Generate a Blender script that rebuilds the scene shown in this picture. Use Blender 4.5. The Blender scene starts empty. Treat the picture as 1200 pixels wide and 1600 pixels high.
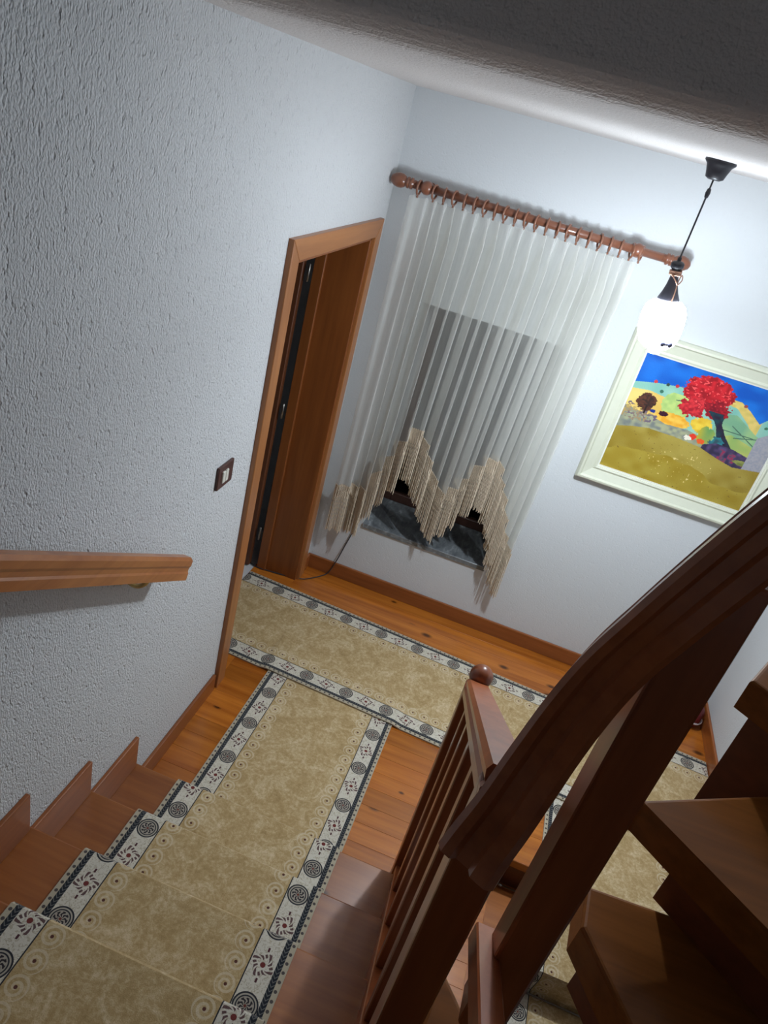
import bpy, bmesh, math, random
import numpy as np
from mathutils import Vector, Matrix
random.seed(7)
rng = np.random.default_rng(7)
scene = bpy.context.scene
COL = scene.collection

# ------------------------------------------------------------------ camera
cam_d = bpy.data.cameras.new('camera')
cam = bpy.data.objects.new('camera', cam_d)
COL.objects.link(cam)
CAM_POS = Vector((0.9644, -3.748, 2.6113))
R_ = Vector((0.93201783, 0.27374374, 0.23750187))
D_ = Vector((0.33703426, -0.41377339, -0.84569468))
F_ = Vector((-0.13323167, 0.86824878, -0.47790519))
m3 = Matrix((R_, -D_, -F_)).transposed()
cam.matrix_world = Matrix.Translation(CAM_POS) @ m3.to_4x4()
cam_d.sensor_fit = 'VERTICAL'
cam_d.sensor_height = 24.0
cam_d.lens = 1139.6 / 1600 * 24.0
cam_d.clip_start = 0.02
scene.camera = cam

# ------------------------------------------------------------------ world, exposure
w = bpy.data.worlds.new('night')
w.use_nodes = True
w.node_tree.nodes['Background'].inputs[0].default_value = (0.0, 0.0, 0.0, 1)
w.node_tree.nodes['Background'].inputs[1].default_value = 1.0
scene.world = w
scene.view_settings.view_transform = 'Standard'
scene.view_settings.look = 'None'
scene.view_settings.exposure = 0.0
scene.view_settings.gamma = 1.0
scene.view_settings.use_curve_mapping = False
LAMP_STRENGTH = 112.0
DOWN_LIGHT_STRENGTH = 3900.0
scene.cycles.max_bounces = 6
scene.cycles.diffuse_bounces = 3
scene.cycles.glossy_bounces = 2
scene.cycles.transmission_bounces = 4
LAMP_COLOR = (0.79, 0.905, 1.0, 1)

# ------------------------------------------------------------------ node helper
class NT:
    def __init__(self, name):
        self.mat = bpy.data.materials.new(name)
        self.mat.use_nodes = True
        self.t = self.mat.node_tree
        self.bsdf = self.t.nodes['Principled BSDF']
        self.out = self.t.nodes['Material Output']
    def n(self, typ, **kw):
        nd = self.t.nodes.new(typ)
        for k, v in kw.items():
            setattr(nd, k, v)
        return nd
    def put(self, sock, v):
        if isinstance(v, bpy.types.NodeSocket):
            self.t.links.new(v, sock)
        elif isinstance(v, (tuple, list)):
            sock.default_value = tuple(v) + ((1,) if len(v) == 3 and len(sock.default_value) == 4 else ())
        else:
            sock.default_value = v
    def m(self, op, a, b=None, c=None):
        nd = self.n('ShaderNodeMath', operation=op)
        self.put(nd.inputs[0], a)
        if b is not None: self.put(nd.inputs[1], b)
        if c is not None: self.put(nd.inputs[2], c)
        return nd.outputs[0]
    def lt(self, a, b): return self.m('LESS_THAN', a, b)
    def gt(self, a, b): return self.m('GREATER_THAN', a, b)
    def band(self, x, a, b): return self.m('MULTIPLY', self.gt(x, a), self.lt(x, b))
    def mul(self, a, b): return self.m('MULTIPLY', a, b)
    def mix(self, f, a, b):
        nd = self.n('ShaderNodeMix', data_type='RGBA')
        self.put(nd.inputs[0], f); self.put(nd.inputs[6], a); self.put(nd.inputs[7], b)
        return nd.outputs[2]
    def ramp(self, x, stops):
        nd = self.n('ShaderNodeValToRGB')
        e = nd.color_ramp.elements
        while len(e) < len(stops): e.new(0.5)
        for i, (p, c) in enumerate(stops):
            e[i].position = p
            e[i].color = tuple(c) + (1,) if len(c) == 3 else c
        self.put(nd.inputs[0], x)
        return nd.outputs[0]
    def coord(self, which='Object'):
        return self.n('ShaderNodeTexCoord').outputs[which]
    def mapping(self, vec, loc=(0, 0, 0), scale=(1, 1, 1)):
        nd = self.n('ShaderNodeMapping')
        self.put(nd.inputs[0], vec); nd.inputs[1].default_value = loc; nd.inputs[3].default_value = scale
        return nd.outputs[0]
    def noise(self, vec, scale, detail=2, rough=0.5, dist=0.0):
        nd = self.n('ShaderNodeTexNoise')
        self.put(nd.inputs['Vector'], vec)
        nd.inputs['Scale'].default_value = scale; nd.inputs['Detail'].default_value = detail
        nd.inputs['Roughness'].default_value = rough; nd.inputs['Distortion'].default_value = dist
        return nd.outputs[0]
    def bump(self, h, strength, dist):
        nd = self.n('ShaderNodeBump')
        nd.inputs['Strength'].default_value = strength; nd.inputs['Distance'].default_value = dist
        self.put(nd.inputs['Height'], h)
        self.put(self.bsdf.inputs['Normal'], nd.outputs[0])
    def base(self, c, rough=0.5, spec=0.5, coat=0.0, metal=0.0, coat_rough=0.1):
        b = self.bsdf
        self.put(b.inputs['Base Color'], c); self.put(b.inputs['Roughness'], rough)
        b.inputs['Specular IOR Level'].default_value = spec
        b.inputs['Coat Weight'].default_value = coat; b.inputs['Coat Roughness'].default_value = coat_rough
        b.inputs['Metallic'].default_value = metal
        return self.mat

def plain(name, c, rough=0.5, spec=0.5, metal=0.0, coat=0.0, var=0.12, vs=30):
    t = NT(name)
    f = t.noise(t.coord(), vs, 3)
    c2 = tuple(max(0, x * (1 - var * 2)) for x in c)
    return t.base(t.mix(f, c2, c), rough, spec, coat, metal)

def plaster(name, c, scale, strength, dist, zs=0.5):
    t = NT(name)
    co = t.mapping(t.coord(), scale=(1, 1, zs))
    b = t.noise(co, scale * 2.2, 1, 0.5)
    pit = t.m('MULTIPLY', t.m('SMOOTH_MIN', t.noise(co, scale * 0.8, 2, 0.6), 0.42, 0.05), 2.8)
    h = t.m('ADD', t.mul(b, 0.55), pit)
    t.bump(h, strength, dist)
    dirt = t.noise(t.coord(), 1.3, 1)
    return t.base(t.mix(t.mul(dirt, 0.35), c, tuple(x * 0.86 for x in c)), 0.92, 0.2)

def wood(name, axis, dark, light, rough=0.3, coat=0.25, knots=True, flat=False, kscale=3.2, rnd=True, grain=1.0):
    t = NT(name)
    co = t.coord()
    if rnd:
        oi = t.n('ShaderNodeObjectInfo').outputs['Random']
        off = t.n('ShaderNodeCombineXYZ')
        t.put(off.inputs[0], t.mul(oi, 37.0)); t.put(off.inputs[1], t.mul(oi, 53.0)); t.put(off.inputs[2], t.mul(oi, 71.0))
        va = t.n('ShaderNodeVectorMath', operation='ADD')
        t.put(va.inputs[0], co); t.put(va.inputs[1], off.outputs[0]); co = va.outputs[0]
    s = [1.0, 1.0, 1.0]; s['XYZ'.index(axis)] = 0.06
    g = t.noise(t.mapping(co, scale=tuple(s)), 34, 3, 0.6, 0.0)
    s2 = [1.0, 1.0, 1.0]; s2['XYZ'.index(axis)] = 0.12
    g2 = t.noise(t.mapping(co, scale=tuple(s2)), 7, 2, 0.55, 0.8)
    f = t.m('ADD', t.mul(g, 0.55), t.mul(g2, 0.45))
    c = t.ramp(f, [(0.34, dark), (0.62, light)])
    if rnd:
        k = t.m('ADD', t.mul(oi, 0.34), 0.80)
        hv = t.n('ShaderNodeHueSaturation'); t.put(hv.inputs['Value'], k); t.put(hv.inputs['Color'], c); c = hv.outputs[0]
    if knots:
        s3 = [1.0, 1.0, 1.0]; s3['XYZ'.index(axis)] = 0.55
        v = t.n('ShaderNodeTexVoronoi', voronoi_dimensions='2D' if flat else '3D'); t.put(v.inputs['Vector'], t.mapping(co, scale=tuple(s3))); v.inputs['Scale'].default_value = kscale
        sep = t.n('ShaderNodeSeparateColor'); t.put(sep.inputs[0], v.outputs['Color'])
        keep = t.gt(sep.outputs[0], 0.35)
        rad = t.m('ADD', t.mul(sep.outputs[1], 0.045), 0.02)
        mr = t.n('ShaderNodeMapRange'); t.put(mr.inputs[0], t.m('DIVIDE', v.outputs['Distance'], rad))
        mr.inputs[1].default_value = 0.6; mr.inputs[2].default_value = 1.7; mr.inputs[3].default_value = 1.0; mr.inputs[4].default_value = 0.0
        c = t.mix(t.mul(t.mul(mr.outputs[0], keep), 0.9), c, tuple(x * 0.13 for x in dark))
    return t.base(c, rough, 0.5, coat)

DK = (0.320, 0.080, 0.009); LT = (0.540, 0.170, 0.021)
M = {}
M['floor_wood'] = wood('pine_floor_varnish', 'X', DK, LT, 0.26, 0.35, flat=True, kscale=4.2)
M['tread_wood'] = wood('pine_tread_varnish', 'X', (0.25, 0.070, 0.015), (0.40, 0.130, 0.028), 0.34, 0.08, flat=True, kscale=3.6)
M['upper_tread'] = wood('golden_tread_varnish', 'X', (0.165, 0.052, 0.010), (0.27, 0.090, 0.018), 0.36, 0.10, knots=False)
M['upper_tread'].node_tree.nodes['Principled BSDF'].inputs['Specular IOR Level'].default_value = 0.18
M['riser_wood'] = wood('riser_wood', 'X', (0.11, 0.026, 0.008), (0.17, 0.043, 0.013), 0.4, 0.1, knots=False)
M['skirt_wood'] = wood('skirting_wood', 'Y', (0.23, 0.063, 0.015), (0.36, 0.110, 0.028), 0.28, 0.3, knots=False)
M['base_wood'] = wood('baseboard_wood', 'X', (0.23, 0.068, 0.018), (0.36, 0.115, 0.032), 0.3, 0.3, kscale=2.0)
M['rail_wood'] = wood('handrail_wood', 'Y', (0.31, 0.078, 0.026), (0.48, 0.135, 0.044), 0.32, 0.2, knots=False)
M['wall_rail'] = wood('wall_handrail_pine', 'Y', (0.29, 0.082, 0.022), (0.46, 0.165, 0.048), 0.35, 0.15, kscale=2.4, rnd=False)
M['post_wood'] = wood('post_wood', 'Z', (0.17, 0.042, 0.014), (0.28, 0.074, 0.024), 0.3, 0.22, knots=False)
M['casing_wood'] = wood('door_casing_wood', 'Z', (0.30, 0.105, 0.030), (0.42, 0.165, 0.052), 0.4, 0.15, knots=False, rnd=False)
M['casing_wood_h'] = wood('door_casing_wood_across', 'Y', (0.30, 0.105, 0.030), (0.42, 0.165, 0.052), 0.4, 0.15, knots=False, rnd=False)
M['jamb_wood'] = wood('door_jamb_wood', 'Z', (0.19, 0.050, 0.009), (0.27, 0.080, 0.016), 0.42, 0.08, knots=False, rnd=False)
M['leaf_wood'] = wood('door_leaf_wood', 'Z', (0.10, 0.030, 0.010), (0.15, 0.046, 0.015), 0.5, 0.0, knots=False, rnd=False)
M['rod_wood'] = wood('curtain_rod_wood', 'X', (0.19, 0.066, 0.036), (0.27, 0.100, 0.055), 0.3, 0.35, knots=False)
M['ring_wood'] = plain('curtain_ring_wood', (0.30, 0.125, 0.072), 0.35, coat=0.3)
M['win_wood'] = plain('window_frame_wood', (0.075, 0.030, 0.020), 0.5)
M['wall_rough'] = plaster('rough_stucco', (0.66, 0.655, 0.66), 78, 0.75, 0.013, 0.65)
M['wall_fine'] = plaster('fine_stucco', (0.68, 0.69, 0.70), 55, 0.32, 0.006, 1.0)
M['ceil_plaster'] = plaster('ceiling_stucco', (0.80, 0.75, 0.73), 70, 0.45, 0.012, 1.0)
M['brass'] = plain('brass', (0.62, 0.44, 0.18), 0.3, metal=1.0)
M['steel'] = plain('hinge_steel', (0.35, 0.33, 0.30), 0.35, metal=1.0)
M['black_metal'] = plain('black_metal', (0.022, 0.021, 0.028), 0.4)
M['cord'] = plain('dark_cord', (0.035, 0.033, 0.036), 0.6)
M['copper'] = plain('copper_wire', (0.50, 0.27, 0.18), 0.45, metal=0.3)
M['bead'] = plain('grey_bead', (0.16, 0.16, 0.26), 0.3)
M['switch_plate'] = plain('switch_plate_brown', (0.085, 0.032, 0.026), 0.35)
M['rocker'] = plain('switch_rocker_cream', (0.72, 0.69, 0.60), 0.35, var=0.03)
M['frame_cream'] = plain('frame_cream_paint', (0.70, 0.70, 0.56), 0.45, var=0.04)
M['frame_liner'] = plain('frame_liner_white', (0.80, 0.79, 0.70), 0.45, var=0.03)
M['tile'] = plain('white_threshold_tile', (0.72, 0.70, 0.69), 0.3, var=0.10, vs=9)
M['fringe'] = plain('fringe_cotton', (0.76, 0.63, 0.48), 0.9, 0.1, var=0.08)
M['red'] = plain('dark_red_fabric', (0.16, 0.012, 0.016), 0.45)
M['white_stripe'] = plain('white_fabric_stripe', (0.6, 0.5, 0.5), 0.7)

def marble():
    t = NT('grey_marble')
    co = t.mapping(t.coord(), scale=(1.0, 0.35, 1.0))
    a = t.noise(co, 14, 5, 0.62, 1.4)
    b = t.noise(co, 40, 4, 0.6, 0.5)
    f = t.m('ADD', t.mul(a, 0.72), t.mul(b, 0.28))
    c = t.ramp(f, [(0.36, (0.10, 0.106, 0.112)), (0.54, (0.175, 0.182, 0.188)), (0.70, (0.40, 0.415, 0.425))])
    return t.base(c, 0.25, 0.5)
M['marble'] = marble()

def sheer():
    t = NT('sheer_voile')
    tr = t.n('ShaderNodeBsdfTransparent'); tr.inputs[0].default_value = (0.97, 0.97, 0.95, 1)
    df = t.n('ShaderNodeBsdfDiffuse'); df.inputs[0].default_value = (0.93, 0.92, 0.88, 1)
    tl = t.n('ShaderNodeBsdfTranslucent'); tl.inputs[0].default_value = (0.93, 0.92, 0.88, 1)
    a = t.n('ShaderNodeMixShader'); a.inputs[0].default_value = 0.22
    t.t.links.new(df.outputs[0], a.inputs[1]); t.t.links.new(tl.outputs[0], a.inputs[2])
    b = t.n('ShaderNodeMixShader')
    wv = t.noise(t.mapping(t.coord(), scale=(1, 1, 0.2)), 60, 2)
    t.put(b.inputs[0], t.m('ADD', t.mul(wv, 0.10), 0.38))
    t.t.links.new(tr.outputs[0], b.inputs[1]); t.t.links.new(a.outputs[0], b.inputs[2])
    t.t.links.new(b.outputs[0], t.out.inputs[0])
    return t.mat
M['sheer'] = sheer()

def glass():
    t = NT('window_glass')
    t.base((0.9, 0.95, 0.95), 0.02, 0.5)
    t.bsdf.inputs['Transmission Weight'].default_value = 1.0
    t.bsdf.inputs['IOR'].default_value = 1.1
    return t.mat
M['glass'] = glass()

def lampglass():
    t = NT('opal_lamp_glass')
    e = t.n('ShaderNodeEmission'); e.inputs[0].default_value = LAMP_COLOR; e.inputs[1].default_value = LAMP_STRENGTH
    t.t.links.new(e.outputs[0], t.out.inputs[0])
    return t.mat
M['lamp_glass'] = lampglass()

RW = 0.686
def carpet(name, W):
    t = NT(name)
    uv = t.coord('UV')
    sp = t.n('ShaderNodeSeparateXYZ'); t.put(sp.inputs[0], uv)
    u, v = sp.outputs[0], sp.outputs[1]
    d = t.m('MINIMUM', u, t.m('SUBTRACT', W, u))
    def cell(pitch, shift=0.0):
        return t.mul(t.m('SUBTRACT', t.m('FRACT', t.m('ADD', t.m('DIVIDE', v, pitch), shift)), 0.5), pitch)
    def polar(a, b):
        return (t.m('SQRT', t.m('ADD', t.mul(a, a), t.mul(b, b))), t.m('ARCTAN2', b, a))
    cream = (0.66, 0.60, 0.50); dark = (0.030, 0.030, 0.036); maroon = (0.085, 0.028, 0.034); tan = (0.36, 0.27, 0.145); beige = (0.50, 0.40, 0.26)
    n1 = t.noise(uv, 11, 6, 0.75, 1.0)
    n2 = t.noise(uv, 70, 4, 0.75, 0.4)
    n3 = t.noise(uv, 330, 2, 0.6)
    f = t.m('ADD', t.m('ADD', t.mul(n1, 0.55), t.mul(n2, 0.42)), t.mul(n3, 0.16))
    c = t.ramp(f, [(0.40, (0.335, 0.215, 0.088)), (0.55, (0.475, 0.328, 0.155)), (0.70, (0.69, 0.54, 0.34))])
    # scroll rosettes
    l3 = cell(0.062); r3, a3 = polar(l3, t.m('SUBTRACT', d, 0.139))
    spir = t.gt(t.m('SINE', t.m('ADD', t.mul(r3, 430.0), a3)), 0.10)
    zone = t.band(d, 0.108, 0.172)
    c = t.mix(t.mul(t.mul(spir, t.lt(r3, 0.0305)), t.mul(zone, 0.55)), c, (0.70, 0.59, 0.42))
    c = t.mix(t.mul(t.lt(r3, 0.0045), zone), c, (0.11, 0.04, 0.03))
    # cream border with medallions
    inb = t.band(d, 0.033, 0.1045)
    n4 = t.noise(uv, 95, 2, 0.5, 1.2)
    cb = t.mix(t.mul(t.band(n4, 0.55, 0.64), 0.6), cream, (0.36, 0.29, 0.18))
    du = t.m('SUBTRACT', d, 0.0685)
    l1 = cell(0.222, 0.622); r1, a1 = polar(l1, du)
    cb = t.mix(t.lt(r1, 0.0355), cb, dark)
    cb = t.mix(t.band(r1, 0.0270, 0.0310), cb, (0.42, 0.37, 0.30))
    pin = t.gt(t.m('SINE', t.m('ADD', t.mul(a1, 8.0), t.mul(t.m('SINE', t.mul(r1, 420.0)), 1.6))), -0.1)
    cb = t.mix(t.lt(r1, 0.0235), cb, (0.38, 0.33, 0.27))
    cb = t.mix(t.mul(t.band(r1, 0.005, 0.0205), pin), cb, (0.035, 0.028, 0.032))
    cb = t.mix(t.lt(r1, 0.004), cb, (0.16, 0.04, 0.03))
    l2 = cell(0.222, 0.122); r2, a2 = polar(l2, du)
    pet = t.mul(t.lt(t.m('ABSOLUTE', t.m('SUBTRACT', r2, t.m('ADD', 0.024, t.mul(t.m('SINE', t.mul(a2, 4.0)), 0.005)))), 0.0065), t.gt(t.m('SINE', t.m('ADD', t.mul(a2, 12.0), t.mul(r2, 300.0))), -0.25))
    cb = t.mix(t.mul(pet, 0.92), cb, maroon)
    cb = t.mix(t.lt(r2, 0.0075), cb, (0.17, 0.035, 0.03))
    stem = t.mul(t.lt(t.m('ABSOLUTE', du), 0.003), t.band(t.m('ABSOLUTE', l2), 0.037, 0.049))
    cb = t.mix(stem, cb, maroon)
    c = t.mix(inb, c, cb)
    c = t.mix(t.band(d, 0.1045, 0.1080), c, dark)
    # black chain and outer strip
    ch = t.gt(t.m('SINE', t.m('ADD', t.mul(v, 520.0), t.mul(t.m('ABSOLUTE', t.m('SUBTRACT', d, 0.0245)), 600.0))), 0.72)
    c = t.mix(t.band(d, 0.016, 0.033), c, t.mix(t.mul(ch, 0.5), (0.022, 0.024, 0.030), (0.30, 0.29, 0.27)))
    l5 = cell(0.026); r5, a5 = polar(l5, t.m('SUBTRACT', d, 0.009))
    c = t.mix(t.lt(d, 0.016), c, t.mix(t.lt(r5, 0.0048), (0.47, 0.40, 0.29), (0.09, 0.075, 0.07)))
    hair = t.m('ADD', t.mul(n3, 0.6), t.mul(n2, 0.6))
    t.bump(hair, 0.35, 0.004)
    t.base(c, 0.95, 0.1)
    t.bsdf.inputs['Sheen Weight'].default_value = 0.15
    return t.mat
M['carpet'] = carpet('woven_runner_carpet', RW)

# ------------------------------------------------------------------ object helpers
def tag(o, label=None, cat=None, group=None, kind=None):
    if label: o['label'] = label
    if cat: o['category'] = cat
    if group: o['group'] = group
    if kind: o['kind'] = kind
    return o
def empty(name, loc):
    o = bpy.data.objects.new(name, None); o.empty_display_size = 0.05
    o.location = loc; COL.objects.link(o)
    return o
def attach(o, parent):
    if parent is not None:
        o.parent = parent
        o.matrix_parent_inverse = Matrix.Translation(-Vector(WORLD(parent)))
    return o
_wl = {}
def WORLD(o):
    # world location of an object (translations only)
    p = Vector(o.location)
    q = o
    while q.parent is not None:
        # matrix_parent_inverse cancels the parent, so the object's own location is already world
        break
    return p
def mesh_obj(name, verts, faces, mat, parent=None, smooth=False, uvs=None, loc=(0, 0, 0)):
    me = bpy.data.meshes.new(name)
    me.from_pydata([tuple(v) for v in verts], [], faces)
    if uvs is not None:
        l = me.uv_layers.new(name='UVMap')
        for p in me.polygons:
            for li in p.loop_indices:
                l.data[li].uv = uvs[me.loops[li].vertex_index]
    me.materials.append(M[mat] if isinstance(mat, str) else mat)
    if smooth:
        for p in me.polygons: p.use_smooth = True
    me.update()
    o = bpy.data.objects.new(name, me)
    o.location = loc
    COL.objects.link(o)
    return attach(o, parent)
def bm_obj(name, bm, mat, parent=None, smooth=False, loc=(0, 0, 0)):
    bmesh.ops.recalc_face_normals(bm, faces=bm.faces)
    me = bpy.data.meshes.new(name); bm.to_mesh(me); bm.free()
    me.materials.append(M[mat] if isinstance(mat, str) else mat)
    if smooth:
        for p in me.polygons: p.use_smooth = True
    o = bpy.data.objects.new(name, me); o.location = loc
    COL.objects.link(o)
    return attach(o, parent)
def bm_box(bm, lo, hi, bevel=0.0, seg=1):
    r = bmesh.ops.create_cube(bm, size=1.0)
    vs = r['verts']
    for v in vs:
        v.co = Vector([lo[i] + (v.co[i] + 0.5) * (hi[i] - lo[i]) for i in range(3)])
    if bevel > 0:
        es = list({e for v in vs for e in v.link_edges})
        bmesh.ops.bevel(bm, geom=es, offset=bevel, segments=seg, affect='EDGES', profile=0.5)
def box(name, lo, hi, mat, parent=None, bevel=0.0, seg=1, loc=(0, 0, 0)):
    bm = bmesh.new(); bm_box(bm, lo, hi, bevel, seg)
    return bm_obj(name, bm, mat, parent, loc=loc)
def bm_prism(bm, poly, z0, z1, bevel=0.0, seg=2):
    a = [bm.verts.new((x, y, z0)) for x, y in poly]
    b = [bm.verts.new((x, y, z1)) for x, y in poly]
    n = len(poly)
    fs = [bm.faces.new(a[::-1]), bm.faces.new(b)]
    for i in range(n):
        fs.append(bm.faces.new((a[i], a[(i + 1) % n], b[(i + 1) % n], b[i])))
    if bevel > 0:
        es = [e for e in fs[1].edges]
        bmesh.ops.bevel(bm, geom=es, offset=bevel, segments=seg, affect='EDGES', profile=0.5)
def sweep(name, pts, section, mat, parent=None, up=(0, 0, 1), smooth=False, closed=False, scales=None):
    pts = [Vector(p) for p in pts]; up = Vector(up)
    vs, fs = [], []
    n, k = len(pts), len(section)
    for i, p in enumerate(pts):
        if closed: tdir = (pts[(i + 1) % n] - pts[i - 1]).normalized()
        else: tdir = (pts[min(i + 1, n - 1)] - pts[max(i - 1, 0)]).normalized()
        side = tdir.cross(up)
        side = side.normalized() if side.length > 1e-5 else Vector((1, 0, 0))
        nrm = side.cross(tdir).normalized()
        k_ = scales(i / (n - 1)) if scales else 1.0
        for a, b in section: vs.append(p + side * a * k_ + nrm * b * k_)
    for i in range(n if closed else n - 1):
        j = (i + 1) % n
        for q in range(k):
            r = (q + 1) % k
            fs.append((i * k + q, i * k + r, j * k + r, j * k + q))
    if not closed:
        fs.append(tuple(range(k))[::-1]); fs.append(tuple((n - 1) * k + q for q in range(k)))
    me = bpy.data.meshes.new(name); me.from_pydata([tuple(v) for v in vs], [], fs)
    bm = bmesh.new(); bm.from_mesh(me); bmesh.ops.recalc_face_normals(bm, faces=bm.faces); bm.to_mesh(me); bm.free()
    me.materials.append(M[mat])
    if smooth:
        for p in me.polygons: p.use_smooth = True
    o = bpy.data.objects.new(name, me); COL.objects.link(o)
    return attach(o, parent)
def circ(r, n=8): return [(r * math.cos(2 * math.pi * i / n), r * math.sin(2 * math.pi * i / n)) for i in range(n)]
def lathe_mesh(profile, n=20, axis='Z'):
    vs, fs = [], []
    for r, h in profile:
        for i in range(n):
            a = 2 * math.pi * i / n
            x, y = r * math.cos(a), r * math.sin(a)
            vs.append((x, y, h) if axis == 'Z' else ((h, x, y) if axis == 'X' else (x, h, y)))
    for j in range(len(profile) - 1):
        for i in range(n):
            fs.append((j * n + i, j * n + (i + 1) % n, (j + 1) * n + (i + 1) % n, (j + 1) * n + i))
    fs.append(tuple(range(n))[::-1]); fs.append(tuple((len(profile) - 1) * n + i for i in range(n)))
    return vs, fs
def lathe(name, profile, mat, parent=None, n=20, axis='Z', loc=(0, 0, 0), smooth=True):
    vs, fs = lathe_mesh(profile, n, axis)
    o = mesh_obj(name, vs, fs, mat, None, smooth)
    bm = bmesh.new(); bm.from_mesh(o.data); bmesh.ops.recalc_face_normals(bm, faces=bm.faces); bm.to_mesh(o.data); bm.free()
    o.location = loc
    return attach(o, parent)
def copy_part(o, parent, loc):
    c = o.copy(); COL.objects.link(c); c.parent = None
    c.location = loc
    return attach(c, parent)
def smooth_path(pts, n=8):
    # Catmull-Rom
    P = [Vector(p) for p in pts]; out = []
    for i in range(len(P) - 1):
        p0, p1, p2, p3 = P[max(i - 1, 0)], P[i], P[i + 1], P[min(i + 2, len(P) - 1)]
        for j in range(n):
            s = j / n
            out.append(0.5 * ((2 * p1) + (p2 - p0) * s + (2 * p0 - 5 * p1 + 4 * p2 - p3) * s * s + (3 * p1 - p0 - 3 * p2 + p3) * s ** 3))
    out.append(P[-1])
    return out

# ------------------------------------------------------------------ dimensions
XR = 2.53            # right wall
HC = 2.702           # hall ceiling
YE = -2.27           # ceiling edge over the stairs
YB = -4.8            # wall behind the camera
ZT = 4.7             # top of the stairwell
XW = 1.484           # edge of the stairwell going down
YL = -1.487          # landing edge
S0, G, R = -1.932, 0.3005, 0.176
DY0, DY1, DH = -1.165, -0.185, 2.045   # door opening
WX0, WX1, WZ0, WZ1 = 0.285, 1.058, 0.435, 1.78

# ------------------------------------------------------------------ shell
def wall_multi(name, boxes, mat):
    bm = bmesh.new()
    for lo, hi in boxes: bm_box(bm, lo, hi)
    return tag(bm_obj(name, bm, mat), kind='structure')
WT = 0.22
wall_multi('wall_left', [((-WT, YB, -2.9), (0, DY0, ZT)), ((-WT, DY1, -0.3), (0, 0.45, ZT)), ((-WT, DY0, DH), (0, DY1, ZT)), ((-WT, DY0, -0.3), (0, DY1, -0.03))], 'wall_rough')
wall_multi('wall_back', [((0, 0, -0.3), (WX0, 0.45, HC + 0.2)), ((WX1, 0, -0.3), (XR + 0.2, 0.45, HC + 0.2)), ((WX0, 0, -0.3), (WX1, 0.45, WZ0 - 0.03)), ((WX0, 0, WZ1), (WX1, 0.45, HC + 0.2))], 'wall_fine')
wall_multi('wall_right', [((XR, YB, -2.9), (XR + 0.2, 0.0, ZT))], 'wall_fine')
wall_multi('wall_behind', [((-WT, YB - 0.2, -2.9), (XR + 0.2, YB, ZT))], 'wall_fine')
# slab over the hall with its rounded, rough edge and the face above it
prof = [(0.0, HC), (YE + 0.09, HC)]
for i in range(1, 7):
    a = i / 6 * math.pi / 2
    prof.append((YE + 0.09 - 0.09 * math.sin(a), HC + 0.05 - 0.05 * math.cos(a)))
prof += [(YE, ZT), (0.0, ZT)]
vs = [(x, y, z) for x in (0.0, XR) for y, z in prof]
k = len(prof)
fs = [tuple(range(k)), tuple(range(2 * k - 1, k - 1, -1))] + [(i, (i + 1) % k, k + (i + 1) % k, k + i) for i in range(k)]
tag(mesh_obj('ceiling', vs, fs, 'ceil_plaster'), kind='structure')
tag(box('ceiling', (-WT, YB, ZT), (XR + 0.2, 0.2, ZT + 0.1), 'wall_fine'), kind='structure')

# floor: planks of pine laid along the hall
fl = empty('floor', (0, 0, 0)); tag(fl, kind='structure')
box('subfloor', (-0.0, YL + 0.02, -0.20), (XR, 0, -0.022), 'riser_wood', fl)
box('subfloor', (0.0, YB, -0.20), (XW - 0.01, YL + 0.02, -0.022), 'riser_wood', fl)
PW = 0.0965
def plank_mesh(L):
    bm = bmesh.new(); bm_box(bm, (0, -PW + 0.0005, -0.022), (L, 0, 0), 0.0008)
    me = bpy.data.meshes.new('floor_plank'); bm.to_mesh(me); bm.free(); me.materials.append(M['floor_wood'])
    return me
pm_long, pm_short = plank_mesh(XR), plank_mesh(XW)
for i in range(34):
    y = -i * PW
    if y - PW < -3.3: break
    me = pm_long if y - PW > YL - 0.02 else pm_short
    o = bpy.data.objects.new('floor_plank', me); o.location = (0, y, 0); COL.objects.link(o); attach(o, fl)
# landing nosing at the head of the stairs going down
box('nosing', (XW, YL - 0.025, -0.045), (XR, YL + 0.045, 0.001), 'floor_wood', fl, 0.006, 2)
box('nosing', (XW - 0.035, -3.3, -0.045), (XW, YL, 0.0005), 'floor_wood', fl, 0.004)

# baseboards
def baseboard(name, lo, hi, mat):
    return tag(box(name, lo, hi, mat, None, 0.004, 2), kind='structure')
baseboard('baseboard_back', (0.0, -0.016, 0.0), (XR, 0, 0.096), 'base_wood')
baseboard('baseboard_left', (0.0, S0 - 0.01, 0.0), (0.016, -1.262, 0.096), 'skirt_wood')
baseboard('baseboard_left', (0.0, -0.10, 0.0), (0.016, -0.016, 0.096), 'skirt_wood')
baseboard('baseboard_right', (XR - 0.016, YL, 0.0), (XR, -0.016, 0.096), 'skirt_wood')

# room beyond the door
tag(box('floor', (-2.2, -2.2, -0.1), (-0.255, 0.6, 0.0), 'tile'), kind='structure')
wall_multi('wall_beyond', [((-2.4, -2.2, -0.1), (-2.2, 0.6, 2.7)), ((-2.4, 0.45, -0.1), (-WT, 0.6, 2.7)), ((-2.4, -2.3, -0.1), (-WT, -2.2, 2.7)), ((-2.4, -2.3, 2.6), (-WT, 0.6, 2.7))], 'wall_fine')

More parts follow.
